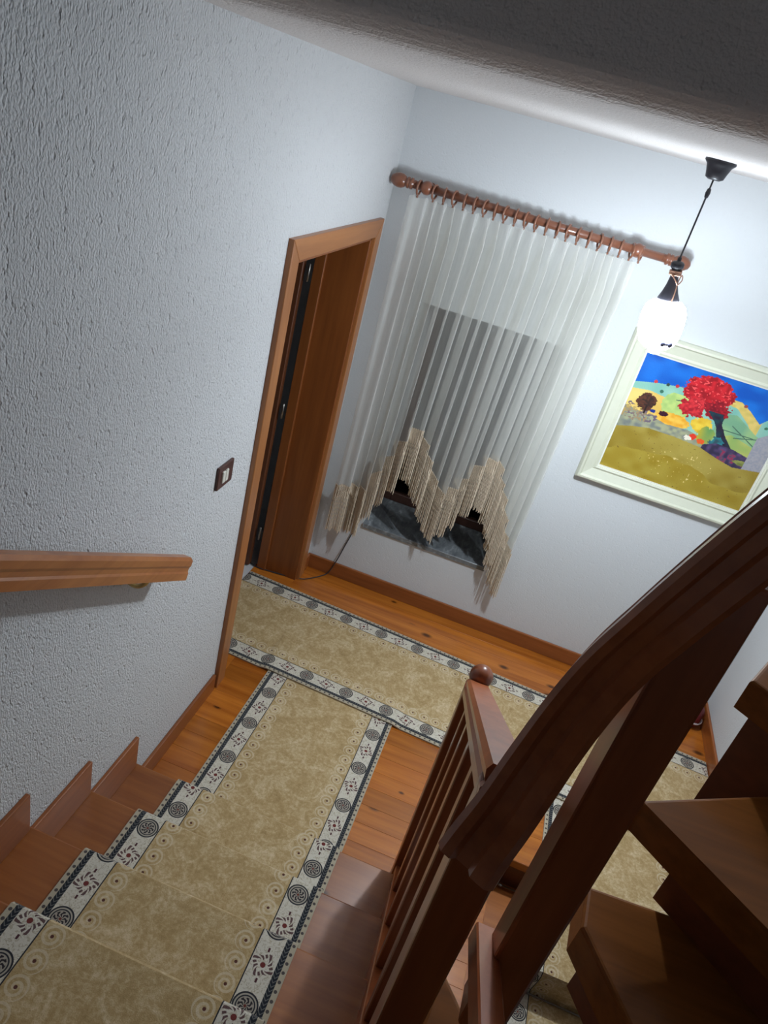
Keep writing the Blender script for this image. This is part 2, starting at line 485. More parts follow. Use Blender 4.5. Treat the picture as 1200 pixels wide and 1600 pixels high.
# ------------------------------------------------------------------ door
dr = empty('door_1', (0, -0.67, 0)); tag(dr, kind='structure')
CW = 0.082
def mitre(name, poly, x0, x1, mat):
    bm = bmesh.new()
    a = [bm.verts.new((x0, y, z)) for y, z in poly]; b = [bm.verts.new((x1, y, z)) for y, z in poly]
    n = len(poly); bm.faces.new(a); f = bm.faces.new(b[::-1])
    for i in range(n): bm.faces.new((a[i], a[(i + 1) % n], b[(i + 1) % n], b[i]))
    bmesh.ops.bevel(bm, geom=list(f.edges), offset=0.004, segments=2, affect='EDGES', profile=0.5)
    return bm_obj(name, bm, mat, dr)
mitre('casing', [(DY0 - CW, 0), (DY0, 0), (DY0, DH), (DY0 - CW, DH + CW)], 0.0, 0.022, 'casing_wood')
mitre('casing', [(DY1, 0), (DY1 + CW, 0), (DY1 + CW, DH + CW), (DY1, DH)], 0.0, 0.022, 'casing_wood')
mitre('casing', [(DY0, DH), (DY1, DH), (DY1 + CW, DH + CW), (DY0 - CW, DH + CW)], 0.0, 0.022, 'casing_wood_h')
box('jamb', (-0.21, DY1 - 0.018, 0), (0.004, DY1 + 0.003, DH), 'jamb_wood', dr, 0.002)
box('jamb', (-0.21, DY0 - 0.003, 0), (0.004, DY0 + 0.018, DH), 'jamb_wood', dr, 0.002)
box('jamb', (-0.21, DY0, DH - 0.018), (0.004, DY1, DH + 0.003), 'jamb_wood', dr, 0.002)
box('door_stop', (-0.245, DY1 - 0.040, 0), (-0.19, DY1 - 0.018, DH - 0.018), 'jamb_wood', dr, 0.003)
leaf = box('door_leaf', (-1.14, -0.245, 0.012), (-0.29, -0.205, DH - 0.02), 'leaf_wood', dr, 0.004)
for hz in (0.25, 1.05, 1.8):
    lathe('hinge', [(0.002, -0.045), (0.007, -0.042), (0.007, 0.042), (0.002, 0.045)], 'steel', dr, 10, loc=(-0.262, -0.232, hz))
box('threshold', (-0.262, DY0, -0.02), (-0.22, DY1, 0.003), 'floor_wood', dr, 0.002)
box('threshold', (-0.22, DY0, -0.02), (0.0, DY1, 0.0008), 'floor_wood', dr, 0.001)

# ------------------------------------------------------------------ window niche
wn = empty('window_1', ((WX0 + WX1) / 2, 0.42, WZ0)); tag(wn, kind='structure')
sill = box('sill', (WX0, -0.012, WZ0 - 0.03), (WX1, 0.40, WZ0), 'marble', wn, 0.003)
FY0, FY1 = 0.385, 0.435
for lo, hi in (((WX0, FY0, WZ0), (WX0 + 0.06, FY1, WZ1)), ((WX1 - 0.06, FY0, WZ0), (WX1, FY1, WZ1)), ((WX0 + 0.06, FY0, WZ0), (WX1 - 0.06, FY1, WZ0 + 0.06)), ((WX0 + 0.06, FY0, WZ1 - 0.06), (WX1 - 0.06, FY1, WZ1)), (((WX0 + WX1) / 2 - 0.03, FY0, WZ0 + 0.06), ((WX0 + WX1) / 2 + 0.03, FY1, WZ1 - 0.06))):
    box('window_frame', lo, hi, 'win_wood', wn, 0.004)
for a, b in ((WX0 + 0.06, (WX0 + WX1) / 2 - 0.03), ((WX0 + WX1) / 2 + 0.03, WX1 - 0.06)):
    box('pane', (a, 0.408, WZ0 + 0.06), (b, 0.414, WZ1 - 0.06), 'glass', wn)

# ------------------------------------------------------------------ stairs going up
st = empty('staircase', (0.55, S0, 0)); tag(st, 'varnished pine stairs climbing along the stucco wall, then winding round to the right', 'stairs')
XS = 1.10
for k in range(5):
    y = S0 - G * k; z = R * (k + 1)
    box('tread', (0.0, y - G - 0.03, z - 0.036), (XS, y, z), 'tread_wood', st, 0.006, 2)
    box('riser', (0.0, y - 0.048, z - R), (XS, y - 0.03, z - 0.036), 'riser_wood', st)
    if k < 5:
        box('skirting_board', (0.0, y - G + 0.002, z), (0.016, y - 0.012, z + 0.160), 'skirt_wood', st, 0.004, 2)
def tread_poly(poly, z, th=0.08, mat='upper_tread'):
    bm = bmesh.new(); bm_prism(bm, poly, z - th, z, 0.009, 3)
    return bm_obj('tread', bm, mat, st)
def riser_poly(p, dirv, L, z0, z1, th=0.022):
    d = Vector((dirv[0], dirv[1], 0)).normalized(); n = Vector((-d.y, d.x, 0))
    a = Vector((p[0], p[1], 0)); b = a + d * L
    bm = bmesh.new(); bm_prism(bm, [tuple(q.xy) for q in (a, b, b + n * th, a + n * th)], z0, z1)
    return bm_obj('riser', bm, 'riser_wood', st)
Z5, Z6, Z7, Z8, Z9, Z10 = [R * k for k in (6, 7, 8, 9, 10, 11)]
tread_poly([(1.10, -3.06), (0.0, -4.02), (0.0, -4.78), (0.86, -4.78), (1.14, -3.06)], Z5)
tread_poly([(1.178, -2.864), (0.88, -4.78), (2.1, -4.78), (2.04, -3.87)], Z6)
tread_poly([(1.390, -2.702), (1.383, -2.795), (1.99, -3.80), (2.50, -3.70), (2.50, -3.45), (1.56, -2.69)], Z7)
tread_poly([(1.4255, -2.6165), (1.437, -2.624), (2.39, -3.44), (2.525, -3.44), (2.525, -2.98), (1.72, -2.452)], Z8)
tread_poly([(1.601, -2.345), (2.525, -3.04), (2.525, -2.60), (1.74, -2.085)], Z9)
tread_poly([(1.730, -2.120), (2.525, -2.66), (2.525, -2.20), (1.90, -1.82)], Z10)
riser_poly((1.419, -2.796), (0.52, -0.85), 1.1, Z6, Z7 - 0.08)
riser_poly((1.522, -2.670), (0.76, -0.65), 1.2, Z7, Z8 - 0.08)
riser_poly((1.630, -2.365), (0.80, -0.60), 1.1, Z8 - 0.20, Z9 - 0.08)
riser_poly((1.80, -2.20), (0.80, -0.60), 0.88, Z9, Z10 - 0.08)

# ------------------------------------------------------------------ stairs going down
sd = empty('staircase', (2.0, YL, 0)); tag(sd, 'dark wooden stairs going down under the winding flight', 'stairs')
for k in range(8):
    y = YL - 0.012 - 0.29 * k; z = -R * (k + 1)
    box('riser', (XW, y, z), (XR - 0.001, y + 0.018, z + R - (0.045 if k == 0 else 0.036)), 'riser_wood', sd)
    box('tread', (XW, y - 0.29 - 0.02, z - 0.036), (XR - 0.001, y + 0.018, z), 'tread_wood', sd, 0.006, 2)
box('side_panel', (XW - 0.02, YB + 0.01, -1.9), (XW - 0.001, YL, -0.046), 'riser_wood', sd)

# ------------------------------------------------------------------ carpets
def carpet_strip(name, path, x0, x1, th, label, group, ang=0.0, piv=(0, 0)):
    vs, fs, uvs = [], [], []
    P = [Vector((y, z)) for y, z in path]; n = len(P); L = 0.0
    nx = 2
    for i, p in enumerate(P):
        if i: L += (P[i] - P[i - 1]).length
        t = (P[min(i + 1, n - 1)] - P[max(i - 1, 0)]).normalized()
        nr = Vector((t.y, -t.x))
        if nr.y < 0 and abs(nr.y) > 0.2: nr = -nr
        for s in (0, 1):
            q = p - nr * th * s * 0.9 if False else p
            for x, u in ((x0, 0.0), (x1, RW)):
                yy, zz = p.x, p.y - (th if s else 0)
                vs.append((x, yy, zz)); uvs.append((u, L))
    for i in range(n - 1):
        a, b = i * 4, (i + 1) * 4
        fs.append((a, a + 1, b + 1, b)); fs.append((a + 2, b + 2, b + 3, a + 3))
        fs.append((a, b, b + 2, a + 2)); fs.append((a + 1, a + 3, b + 3, b + 1))
    fs.append((0, 2, 3, 1)); e = (n - 1) * 4; fs.append((e, e + 1, e + 3, e + 2))
    o = mesh_obj(name, vs, fs, 'carpet', None, False, uvs)
    bm = bmesh.new(); bm.from_mesh(o.data); bmesh.ops.recalc_face_normals(bm, faces=bm.faces); bm.to_mesh(o.data); bm.free()
    return tag(o, label, 'carpet', group)
T = 0.009
path = [(-0.96, T), (S0 - 0.012, T), (S0 - 0.020, T + 0.006)]
for k in range(5):
    y = S0 - G * k; z = R * (k + 1)
    path += [(y - 0.024, z - 0.06), (y + 0.004, z - 0.040), (y + 0.012, z - 0.022), (y + 0.010, z - 0.002), (y, z + T), (y - 0.02, z + T + 0.001)]
    path += [(y - G + 0.0, z + T), (y - G - 0.022, z + T + 0.004)] if k < 4 else [(y - 0.6, z + T)]
carpet_strip('stair_runner', path, 0.190, 0.190 + RW, 0.009, 'beige runner with medallion borders laid up the stairs along the stucco wall', 'matching medallion runners')
path = [(-0.96, T), (YL + 0.01, T), (YL - 0.030, T - 0.001), (YL - 0.037, T - 0.012)]
for k in range(6):
    y = YL - 0.012 - 0.29 * k; z = -R * (k + 1)
    path += [(y - 0.030, z + R - 0.045), (y - 0.010, z + 0.03), (y - 0.016, z + T), (y - 0.28, z + T), (y - 0.315, z + T - 0.004), (y - 0.322, z - 0.02)]
carpet_strip('stair_runner', path, 1.678, 1.678 + RW, 0.009, 'beige medallion runner on the stairs going down, mostly hidden by dark newel posts', 'matching medallion runners')
rods = empty
for k in range(4):
    y = YL - 0.012 - 0.29 * k; z = -R * (k + 1)
    rd = empty('stair_rod', (2.0, y - 0.02, z + 0.016))
    lab = ['thin metal rod holding the descending runner under the landing edge', 'thin metal rod holding the descending runner on its second step', 'thin metal rod holding the descending runner on its third step', 'thin metal rod holding the descending runner on its fourth step'][k]
    tag(rd, lab, 'stair rod', 'stair rods on the descending runner')
    lathe('rod', [(0.004, -0.46), (0.004, 0.46)], 'steel', rd, 8, 'X', (2.02, y - 0.026, z + 0.018))
    for sx in (-0.462, 0.462):
        lathe('end_cap', [(0.002, -0.012), (0.007, -0.006), (0.007, 0.006), (0.002, 0.012)], 'steel', rd, 8, 'X', (2.02 + sx, y - 0.026, z + 0.018))

def rug():
    ang = -0.0505
    L0, L1 = -0.02, 2.78
    vs, uvs, fs = [], [], []
    n = 60
    W = 0.705
    for i in range(n + 1):
        l = L0 + (L1 - L0) * i / n
        z = 0.0085 + 0.009 * (1 / (1 + math.exp(-(0.155 - 0) * 0)) if False else 0)
        for s, wv in ((0, 0.0), (1, W * 0.5), (2, W)):
            x = -0.235 + l * math.cos(ang) + wv * math.sin(-ang) * -1
            y = -0.285 + l * math.sin(ang) - wv * math.cos(ang)
            # rug rises where the stair runners lie under it
            lift = 0.0
            if y < -0.93:
                for a, b in ((0.19, 0.876), (1.678, 2.364)):
                    if a - 0.03 < x < b + 0.03: lift = 0.010
            zz = 0.009 + lift
            vs.append((min(x, XR - 0.02), y, zz)); uvs.append((wv / W * RW, l - 0.007))
    base = len(vs)
    vs += [(x, y, 0.0005 if z < 0.015 else z - 0.008) for x, y, z in vs]; uvs += uvs
    for i in range(n):
        a, b = i * 3, (i + 1) * 3
        for s in range(2):
            fs.append((a + s, b + s, b + s + 1, a + s + 1)); fs.append((base + a + s, base + a + s + 1, base + b + s + 1, base + b + s))
        fs.append((a, base + a, base + b, b)); fs.append((a + 2, b + 2, base + b + 2, base + a + 2))
    fs.append((0, 1, base + 1, base)); fs.append((1, 2, base + 2, base + 1))
    e = n * 3
    fs.append((e, base + e, base + e + 1, e + 1)); fs.append((e + 1, base + e + 1, base + e + 2, e + 2))
    o = mesh_obj('hall_runner', vs, fs, 'carpet', None, False, uvs)
    bm = bmesh.new(); bm.from_mesh(o.data); bmesh.ops.recalc_face_normals(bm, faces=bm.faces); bm.to_mesh(o.data); bm.free()
    return tag(o, 'beige medallion runner lying across the hall floor from the doorway', 'carpet', 'matching medallion runners')
rug()

# ------------------------------------------------------------------ balustrade
bl = empty('balustrade', (1.122, -1.83, 0)); tag(bl, 'dark wooden stair balustrade with ball-topped newel post and curving handrail', 'balustrade')
NX0, NX1 = 1.085, 1.160
XC = (NX0 + NX1) / 2
n1 = box('newel_post', (NX0, -1.865, 0), (NX1, -1.790, 1.045), 'post_wood', bl, 0.005, 2)
prof = [(0.030, 1.045), (0.031, 1.052), (0.024, 1.060), (0.022, 1.066)]
for i in range(1, 12):
    a = -math.pi / 2 + math.pi * i / 12
    prof.append((max(0.003, 0.039 * math.cos(a)), 1.105 + 0.039 * math.sin(a)))
prof.append((0.002, 1.144))
lathe('ball_finial', [(r, z - 1.045) for r, z in prof], 'post_wood', n1, 24, loc=(XC, -1.828, 1.045))
RS = (1.80 - 1.035) / (2.98 - 1.86)
def rail_z(y): return 1.035 + (-1.86 - y) * RS      # underside of the straight rail
sec = [(-0.037, 0.0), (-0.037, 0.018), (-0.031, 0.024), (-0.035, 0.032), (-0.037, 0.045), (-0.030, 0.056), (0.030, 0.056), (0.037, 0.045), (0.035, 0.032), (0.031, 0.024), (0.037, 0.018), (0.037, 0.0)]
sweep('handrail', [(XC, -1.845, rail_z(-1.845)), (XC, -2.98, rail_z(-2.98))], [(a, b) for a, b in sec], 'rail_wood', bl)
n2 = box('newel_post', (NX0, -2.995, 0.0), (NX1, -2.920, 1.80), 'post_wood', bl, 0.005, 2)
def str_z(y): return 0.135 + (-1.86 - y) * 0.64
def slope_board(name, x0, x1, ya, yb, za, zb, h, mat, par):
    bm = bmesh.new()
    vs = [bm.verts.new((x, y, z)) for x in (x0, x1) for y, z in ((ya, za - h), (ya, za), (yb, zb), (yb, zb - h))]
    for f in ((0, 1, 2, 3), (7, 6, 5, 4), (0, 4, 5, 1), (1, 5, 6, 2), (2, 6, 7, 3), (3, 7, 4, 0)): bm.faces.new([vs[i] for i in f])
    bmesh.ops.bevel(bm, geom=list(bm.edges), offset=0.003, segments=1, affect='EDGES')
    return bm_obj(name, bm, mat, par)
slope_board('string_board', 1.092, 1.150, -1.86, -2.925, str_z(-1.86), str_z(-2.925), 0.30, 'rail_wood', bl)
for y in (-2.04, -2.26, -2.48, -2.70):
    box('baluster', (XC - 0.024, y - 0.023, str_z(y) - 0.02), (XC + 0.024, y + 0.023, rail_z(y) + 0.01), 'post_wood', bl, 0.003)
# curving rail up the winding flight
def px(u, v, d): return CAM_POS + (R_ * ((u - 600) / 1139.6) + D_ * ((v - 800) / 1139.6) + F_) * d
ctrl = [Vector(p) for p in [[1.112, -3.009, 1.737], [1.12, -3.002, 1.788], [1.131, -2.998, 1.856], [1.143, -2.991, 1.949], [1.153, -2.996, 2.042], [1.166, -3.005, 2.126], [1.186, -3.023, 2.214], [1.211, -3.032, 2.296], [1.24, -3.032, 2.371], [1.283, -3.008, 2.443]]]
rs = [(0.026, -0.036), (0.016, -0.036), (0.011, -0.029), (-0.004, -0.029), (-0.009, -0.036), (-0.026, -0.036), (-0.033, -0.029), (-0.033, -0.010), (-0.027, -0.005), (-0.027, 0.003), (-0.033, 0.010), (-0.031, 0.026), (-0.020, 0.036), (0.020, 0.036), (0.031, 0.026), (0.033, 0.010), (0.027, 0.003), (0.027, -0.005), (0.033, -0.010), (0.033, -0.029)]
sweep('handrail', smooth_path(ctrl, 8), rs, 'rail_wood', bl, up=(0.35, 0.93, 0.1), scales=lambda e: 1.42 - 0.42 * min(1.0, e * 1.6))
n3 = box('newel_post', (1.210, -2.992, 1.30), (1.282, -2.920, 2.262), 'post_wood', bl, 0.006, 2)
slope_board('string_board', 1.183, 1.222, -2.905, -3.55, 1.455, 1.455 + 0.645 * 0.587, 0.055, 'rail_wood', bl)

# ------------------------------------------------------------------ rail on the stucco wall
wr = empty('wall_handrail', (0.08, -1.9, 1.0)); tag(wr, 'knotty pine handrail fixed to the stucco wall by a brass bracket', 'handrail')
sl = 0.582
def wz(y): return 1.135 + (-1.893 - y) * sl
hsec = [(-0.024, -0.040), (-0.024, -0.016), (-0.020, -0.010), (-0.020, 0.002), (-0.024, 0.010), (-0.024, 0.028), (-0.014, 0.038), (0.014, 0.038), (0.024, 0.028), (0.024, 0.010), (0.020, 0.002), (0.020, -0.010), (0.024, -0.016), (0.024, -0.040)]
sweep('rail', [(0.078, -1.893, wz(-1.893)), (0.078, -3.6, wz(-3.6))], hsec, 'wall_rail', wr)
for y in (-2.13, -3.2):
    b = lathe('bracket', [(0.004, 0.012), (0.016, 0.010), (0.022, 0.002), (0.022, 0.0)], 'brass', wr, 16, 'X', (0.0, y, wz(y) - 0.075))
    sweep('arm', smooth_path([(0.004, y, wz(y) - 0.075), (0.045, y, wz(y) - 0.085), (0.072, y + 0.01, wz(y) - 0.070), (0.078, y + 0.012, wz(y) - 0.038)], 5), circ(0.007), 'brass', b, up=(0, 1, 0.1), smooth=True)

# ------------------------------------------------------------------ light switch
sw = empty('light_switch', (0.0, -1.50, 1.295)); tag(sw, 'brown two-rocker light switch on the stucco wall beside the door', 'light switch')
box('plate', (0.0, -1.565, 1.250), (0.012, -1.445, 1.345), 'switch_plate', sw, 0.004, 2)
for y in (-1.528, -1.504):
    o = box('rocker', (0.010, y - 0.0105, 1.274), (0.018, y + 0.0105, 1.322), 'rocker', sw, 0.002)

# ------------------------------------------------------------------ curtain rod
cr = empty('curtain_rod', (0.68, -0.1, 2.31)); tag(cr, 'brown wooden curtain rod with turned end knobs above the window', 'curtain rod')
RZ, RY = 2.310, -0.10
lathe('rod', [(0.0185, 0.075), (0.0185, 1.365)], 'rod_wood', cr, 18, 'X', (0, RY, RZ))
fin = [(0.003, -0.060), (0.014, -0.055), (0.022, -0.042), (0.026, -0.026), (0.025, -0.010), (0.019, 0.003), (0.014, 0.008), (0.020, 0.012), (0.020, 0.020), (0.015, 0.023), (0.020, 0.027), (0.020, 0.035), (0.0145, 0.038), (0.0145, 0.05)]
fin = [(r * 1.28, h * 1.15) for r, h in fin]
lathe('end_knob', fin, 'rod_wood', cr, 20, 'X', (0.075, RY, RZ))
lathe('end_knob', [(r, -h) for r, h in fin], 'rod_wood', cr, 20, 'X', (1.365, RY, RZ))
for x in (0.187, 1.194):
    b = lathe('bracket', [(0.020, 0.098), (0.022, 0.090), (0.012, 0.082), (0.010, 0.034), (0.022, 0.026), (0.030, 0.012), (0.032, -0.005), (0.026, -0.024), (0.014, -0.033), (0.004, -0.035)], 'rod_wood', cr, 20, 'Y', (x, RY, RZ))

# ------------------------------------------------------------------ curtain
ct = empty('curtain', (0.65, -0.1, 0.67)); tag(ct, 'sheer white pleated window curtain with a zigzag fringed hem', 'curtain')
HX = np.array([.05, .09, .26, .30, .36, .42, .47, .53, .59, .64, .69, .75, .80, .85, .92, .98, 1.04, 1.08, 1.15, 1.25])
HZ = np.array([.67, .67, .715, .85, 1.0, 1.12, 1.16, 1.08, .97, .88, .85, .92, 1.02, 1.12, 1.14, 1.03, .88, .75, .63, .60])
NF = 21
ring_x = [0.150] + [0.228 + i * (1.172 - 0.228) / 19 for i in range(20)] + [1.215]
NS, NV = 1000, 44
ph = np.cumsum(rng.normal(1.0, 0.22, NF + 3)); ph = (ph - ph[0]) / (ph[-2] - ph[0])
def curtain_pt(s, t):
    # s 0..1 across, t 0 top..1 hem ; fold phase has uneven pleats
    f = np.interp(s, ph[:-1], np.arange(len(ph) - 1)) 
    a = 2 * np.pi * f
    xt, xb = 0.112 + 1.098 * s, 0.090 + 1.075 * s
    x = xt + (xb - xt) * t
    flat = np.clip((s - 0.02) / 0.12, 0.12, 1)
    g = 0.35 + 0.65 * np.clip(t / 0.12, 0, 1)
    x = x + (0.0275 * g) * np.sin(a + 0.3 * np.sin(3 * f)) * flat * (1.0 + 0.2 * np.sin(1.7 * f))
    y = -0.098 - (0.013 + 0.015 * np.clip(t / 0.1, 0, 1)) * np.sin(a + 0.3 * np.sin(3 * f)) * flat + 0.012 * np.sin(2.3 * f + 3 * t) * t
    ztop = 2.270 - 0.010 * (0.5 + 0.5 * np.cos(a)) - 0.006 * s
    fi = np.floor(f); fr = np.clip((f - fi - 0.30) / 0.40, 0, 1); fr = fr * fr * (3 - 2 * fr)
    sq = np.interp(fi + fr, np.arange(len(ph) - 1), ph[:-1])
    xq = 0.090 + 1.075 * sq
    zb = np.interp(0.30 * x + 0.70 * xq, HX, HZ)
    z = ztop + (zb - ztop) * t
    return x, y, z
S, Tt = np.meshgrid(np.linspace(0, 1, NS), np.linspace(0, 1, NV))
X, Y, Z = curtain_pt(S, Tt)
vs = np.stack([X, Y, Z], -1).reshape(-1, 3)
fs = [(j * NS + i, j * NS + i + 1, (j + 1) * NS + i + 1, (j + 1) * NS + i) for j in range(NV - 1) for i in range(NS - 1)]
mesh_obj('fabric', vs, fs, 'sheer', ct, True)
# fringe: knotted heading and beaded strands
fv, ff = [], []
def add_tube(pts, rad):
    b = len(fv)
    for (x, y, z), r in zip(pts, rad):
        fv.extend([(x + r, y, z), (x, y + r, z), (x - r, y, z), (x, y - r, z)])
    for i in range(len(pts) - 1):
        for q in range(4):
            ff.append((b + i * 4 + q, b + i * 4 + (q + 1) % 4, b + (i + 1) * 4 + (q + 1) % 4, b + (i + 1) * 4 + q))
hs = np.linspace(0, 1, 1600); hx, hy, hz = curtain_pt(hs, np.ones_like(hs))
arc = np.concatenate([[0], np.cumsum(np.hypot(np.diff(hx), np.diff(hy)))])
npick = int(arc[-1] / 0.0072)
ss = np.interp(np.linspace(0, arc[-1], npick), arc, hs)
px_, py_, pz_ = curtain_pt(ss, np.ones_like(ss))
for i in range(npick):
    L = 0.315 + 0.008 * rng.standard_normal()
    jx, jy = rng.normal(0, 0.002, 2)
    head = 0.085
    n = 16
    pts, rad = [], []
    for j in range(n + 1):
        d = head + (L - head) * j / n
        pts.append((px_[i] + jx * j / n, py_[i] + jy * j / n, pz_[i] - d)); rad.append(0.0030 if j % 2 else 0.0018)
    add_tube(pts, rad)
    for k in (-5, 5):
        q = min(max(i + k, 0), npick - 1)
        if abs(px_[q] - px_[i]) + abs(py_[q] - py_[i]) < 0.09:
            z0 = 0.5 * (pz_[i] + pz_[q])
            pts = [(px_[i] + (px_[q] - px_[i]) * e, py_[i] + (py_[q] - py_[i]) * e, pz_[i] + (pz_[q] - pz_[i]) * e - head * e) for e in (0, 0.35, 0.7, 1.0)]
            add_tube(pts, [0.0022] * 4)
    if i % 2 == 0:
        add_tube([(px_[i], py_[i], pz_[i] + 0.004), (px_[i], py_[i], pz_[i] - 0.03), (px_[i], py_[i], pz_[i] - 0.088)], [0.003, 0.002, 0.003])
tag(mesh_obj('fringe', fv, ff, 'fringe', ct), kind='stuff')
# rings
rp = []
tor = bpy.data.meshes.new('ring')
tv, tf = [], []
for i in range(20):
    a = 2 * math.pi * i / 20
    for j in range(8):
        b = 2 * math.pi * j / 8
        rr = 0.0310 + 0.0052 * math.cos(b)
        tv.append((0.0052 * math.sin(b), rr * math.cos(a), rr * math.sin(a) - 0.008))
for i in range(20):
    for j in range(8):
        tf.append((i * 8 + j, i * 8 + (j + 1) % 8, ((i + 1) % 20) * 8 + (j + 1) % 8, ((i + 1) % 20) * 8 + j))
b0 = len(tv)
ev, ef = lathe_mesh([(0.0015, -0.0540), (0.0052, -0.051), (0.0052, -0.045), (0.002, -0.042)], 8)
tv += ev; tf += [tuple(b0 + q for q in f) for f in ef]
tor.from_pydata(tv, [], tf); tor.materials.append(M['ring_wood'])
for p in tor.polygons: p.use_smooth = True
for x in ring_x:
    o = bpy.data.objects.new('ring', tor); o.location = (x, RY, RZ); o.rotation_euler = (0, 0, random.uniform(-0.25, 0.25)); COL.objects.link(o)
    o.parent = ct; o.matrix_parent_inverse = Matrix.Translation(-Vector(ct.location))

# ------------------------------------------------------------------ pendant lamp
LX, LY = 1.277, -1.0
lp = empty('pendant_lamp', (LX, LY, HC)); tag(lp, 'lit white glass pendant lamp hanging on a black cord from the ceiling', 'lamp')
lathe('ceiling_cup', [(0.049, 0.0), (0.050, -0.006), (0.040, -0.016), (0.034, -0.034), (0.029, -0.052), (0.018, -0.058), (0.004, -0.058)], 'black_metal', lp, 24, loc=(LX, LY, HC))
lathe('cord', [(0.0028, -0.056), (0.0028, -0.082), (0.006, -0.085), (0.008, -0.097), (0.006, -0.110), (0.0030, -0.113), (0.0030, -0.300), (0.0065, -0.303), (0.0065, -0.328)], 'black_metal', lp, 10, loc=(LX, LY, HC))
tilt = Matrix.Rotation(-0.14, 4, 'Y')
top = Vector((LX, LY, HC - 0.316))
def tilted(o):
    o.data.transform(Matrix.Translation(top) @ tilt)
    return o
def tl(name, prof, mat, parent, n=28):
    vs, fs = lathe_mesh(prof, n)
    o = mesh_obj(name, vs, fs, mat, None, True)
    bm = bmesh.new(); bm.from_mesh(o.data); bmesh.ops.recalc_face_normals(bm, faces=bm.faces); bm.to_mesh(o.data); bm.free()
    tilted(o)
    return attach(o, parent)
cap = tl('lamp_cap', [(0.004, 0.004), (0.016, 0.001), (0.022, -0.006), (0.022, -0.018), (0.015, -0.025), (0.012, -0.030), (0.014, -0.050), (0.019, -0.075), (0.027, -0.100), (0.037, -0.122), (0.038, -0.128), (0.004, -0.129)], 'black_metal', lp)
shade = tl('lamp_shade', [(0.030, -0.126), (0.050, -0.131), (0.066, -0.146), (0.073, -0.168), (0.075, -0.195), (0.074, -0.225), (0.070, -0.252), (0.060, -0.275), (0.042, -0.289), (0.020, -0.295), (0.010, -0.302), (0.002, -0.303)], 'lamp_glass', lp, 18)
bt = NT('bulb_light')
be = bt.n('ShaderNodeEmission'); be.inputs[0].default_value = LAMP_COLOR; be.inputs[1].default_value = DOWN_LIGHT_STRENGTH
bt.t.links.new(be.outputs[0], bt.out.inputs[0])
M['bulb_light'] = bt.mat
tl('bulb', [(0.022, -0.3045), (0.020, -0.309), (0.010, -0.312), (0.001, -0.313)], 'bulb_light', lp, 16)  # glowing disc added below the closed shade to throw extra light downward
# copper wire wound round the neck, one end hanging
cw = []
for i in range(49):
    a = 2 * math.pi * i / 16
    cw.append((0.018 * math.cos(a), 0.018 * math.sin(a), -0.028 - i * 0.0003))
wire = sweep('tie_wire', cw, circ(0.0035, 6), 'copper', None, up=(0.01, 0, 1), smooth=True); tilted(wire); attach(wire, lp)
wire2 = sweep('tie_wire', smooth_path([(-0.012, -0.016, -0.040), (0.005, -0.030, -0.058), (0.014, -0.026, -0.070), (0.026, -0.014, -0.055), (0.022, -0.010, -0.040), (0.014, -0.022, -0.062), (0.012, -0.036, -0.095), (0.006, -0.052, -0.138), (0.004, -0.068, -0.150)], 6), circ(0.002, 6), 'copper', None, up=(1, 0, 0.1), smooth=True); tilted(wire2); attach(wire2, lp)
for dx in (-0.011, 0.013):
    bvs, bfs = lathe_mesh([(0.001, -0.010)] + [(0.010 * math.cos(a), 0.010 * math.sin(a)) for a in (-1.1, -0.6, 0, 0.6, 1.1)] + [(0.001, 0.010)], 12)
    o = mesh_obj('bead', [(x + dx + 0.026, y - 0.066, z - 0.262) for x, y, z in bvs], bfs, 'bead', None, True); tilted(o); attach(o, shade)

o = sweep('bead_wire', [(0.010, -0.068, -0.262), (0.044, -0.068, -0.262)], circ(0.005, 8), 'bead', None, smooth=True); tilted(o); attach(o, shade)

# ------------------------------------------------------------------ painting
pc = empty('painting', (1.79, -0.02, 1.157)); tag(pc, 'framed landscape painting of a red tree over yellow fields', 'painting')
IX0, IX1, IZ0, IZ1 = 1.414, 2.163, 1.256, 1.890
FW = 0.088
def frame_piece(a, b, inw):
    # a,b outer corner points, inw inner points
    prof = [(0.0, 0.0), (0.0, 0.020), (0.010, 0.030), (0.020, 0.031), (0.028, 0.024), (0.070, 0.016), (0.080, 0.020), (0.088, 0.018), (0.088, 0.0)]
    vs, fs = [], []
    for o_, i_ in ((a, inw[0]), (b, inw[1])):
        for w_, h_ in prof:
            e = w_ / FW
            vs.append((o_[0] + (i_[0] - o_[0]) * e, -h_ * 1.6, o_[1] + (i_[1] - o_[1]) * e))
    k = len(prof)
    for q in range(k - 1): fs.append((q, q + 1, k + q + 1, k + q))
    fs.append((k - 1, 0, k, 2 * k - 1)); fs.append(tuple(range(k))); fs.append(tuple(range(2 * k - 1, k - 1, -1)))
    o = mesh_obj('frame_side', vs, fs, 'frame_cream', None)
    bm = bmesh.new(); bm.from_mesh(o.data); bmesh.ops.recalc_face_normals(bm, faces=bm.faces); bm.to_mesh(o.data); bm.free()
    attach(o, pc)
OB = [(IX0 - FW, IZ0 - FW), (IX1 + FW, IZ0 - FW), (IX1 + FW, IZ1 + FW), (IX0 - FW, IZ1 + FW)]
IB = [(IX0, IZ0), (IX1, IZ0), (IX1, IZ1), (IX0, IZ1)]
for i in range(4):
    j = (i + 1) % 4
    frame_piece(OB[i], OB[j], (IB[i], IB[j]))
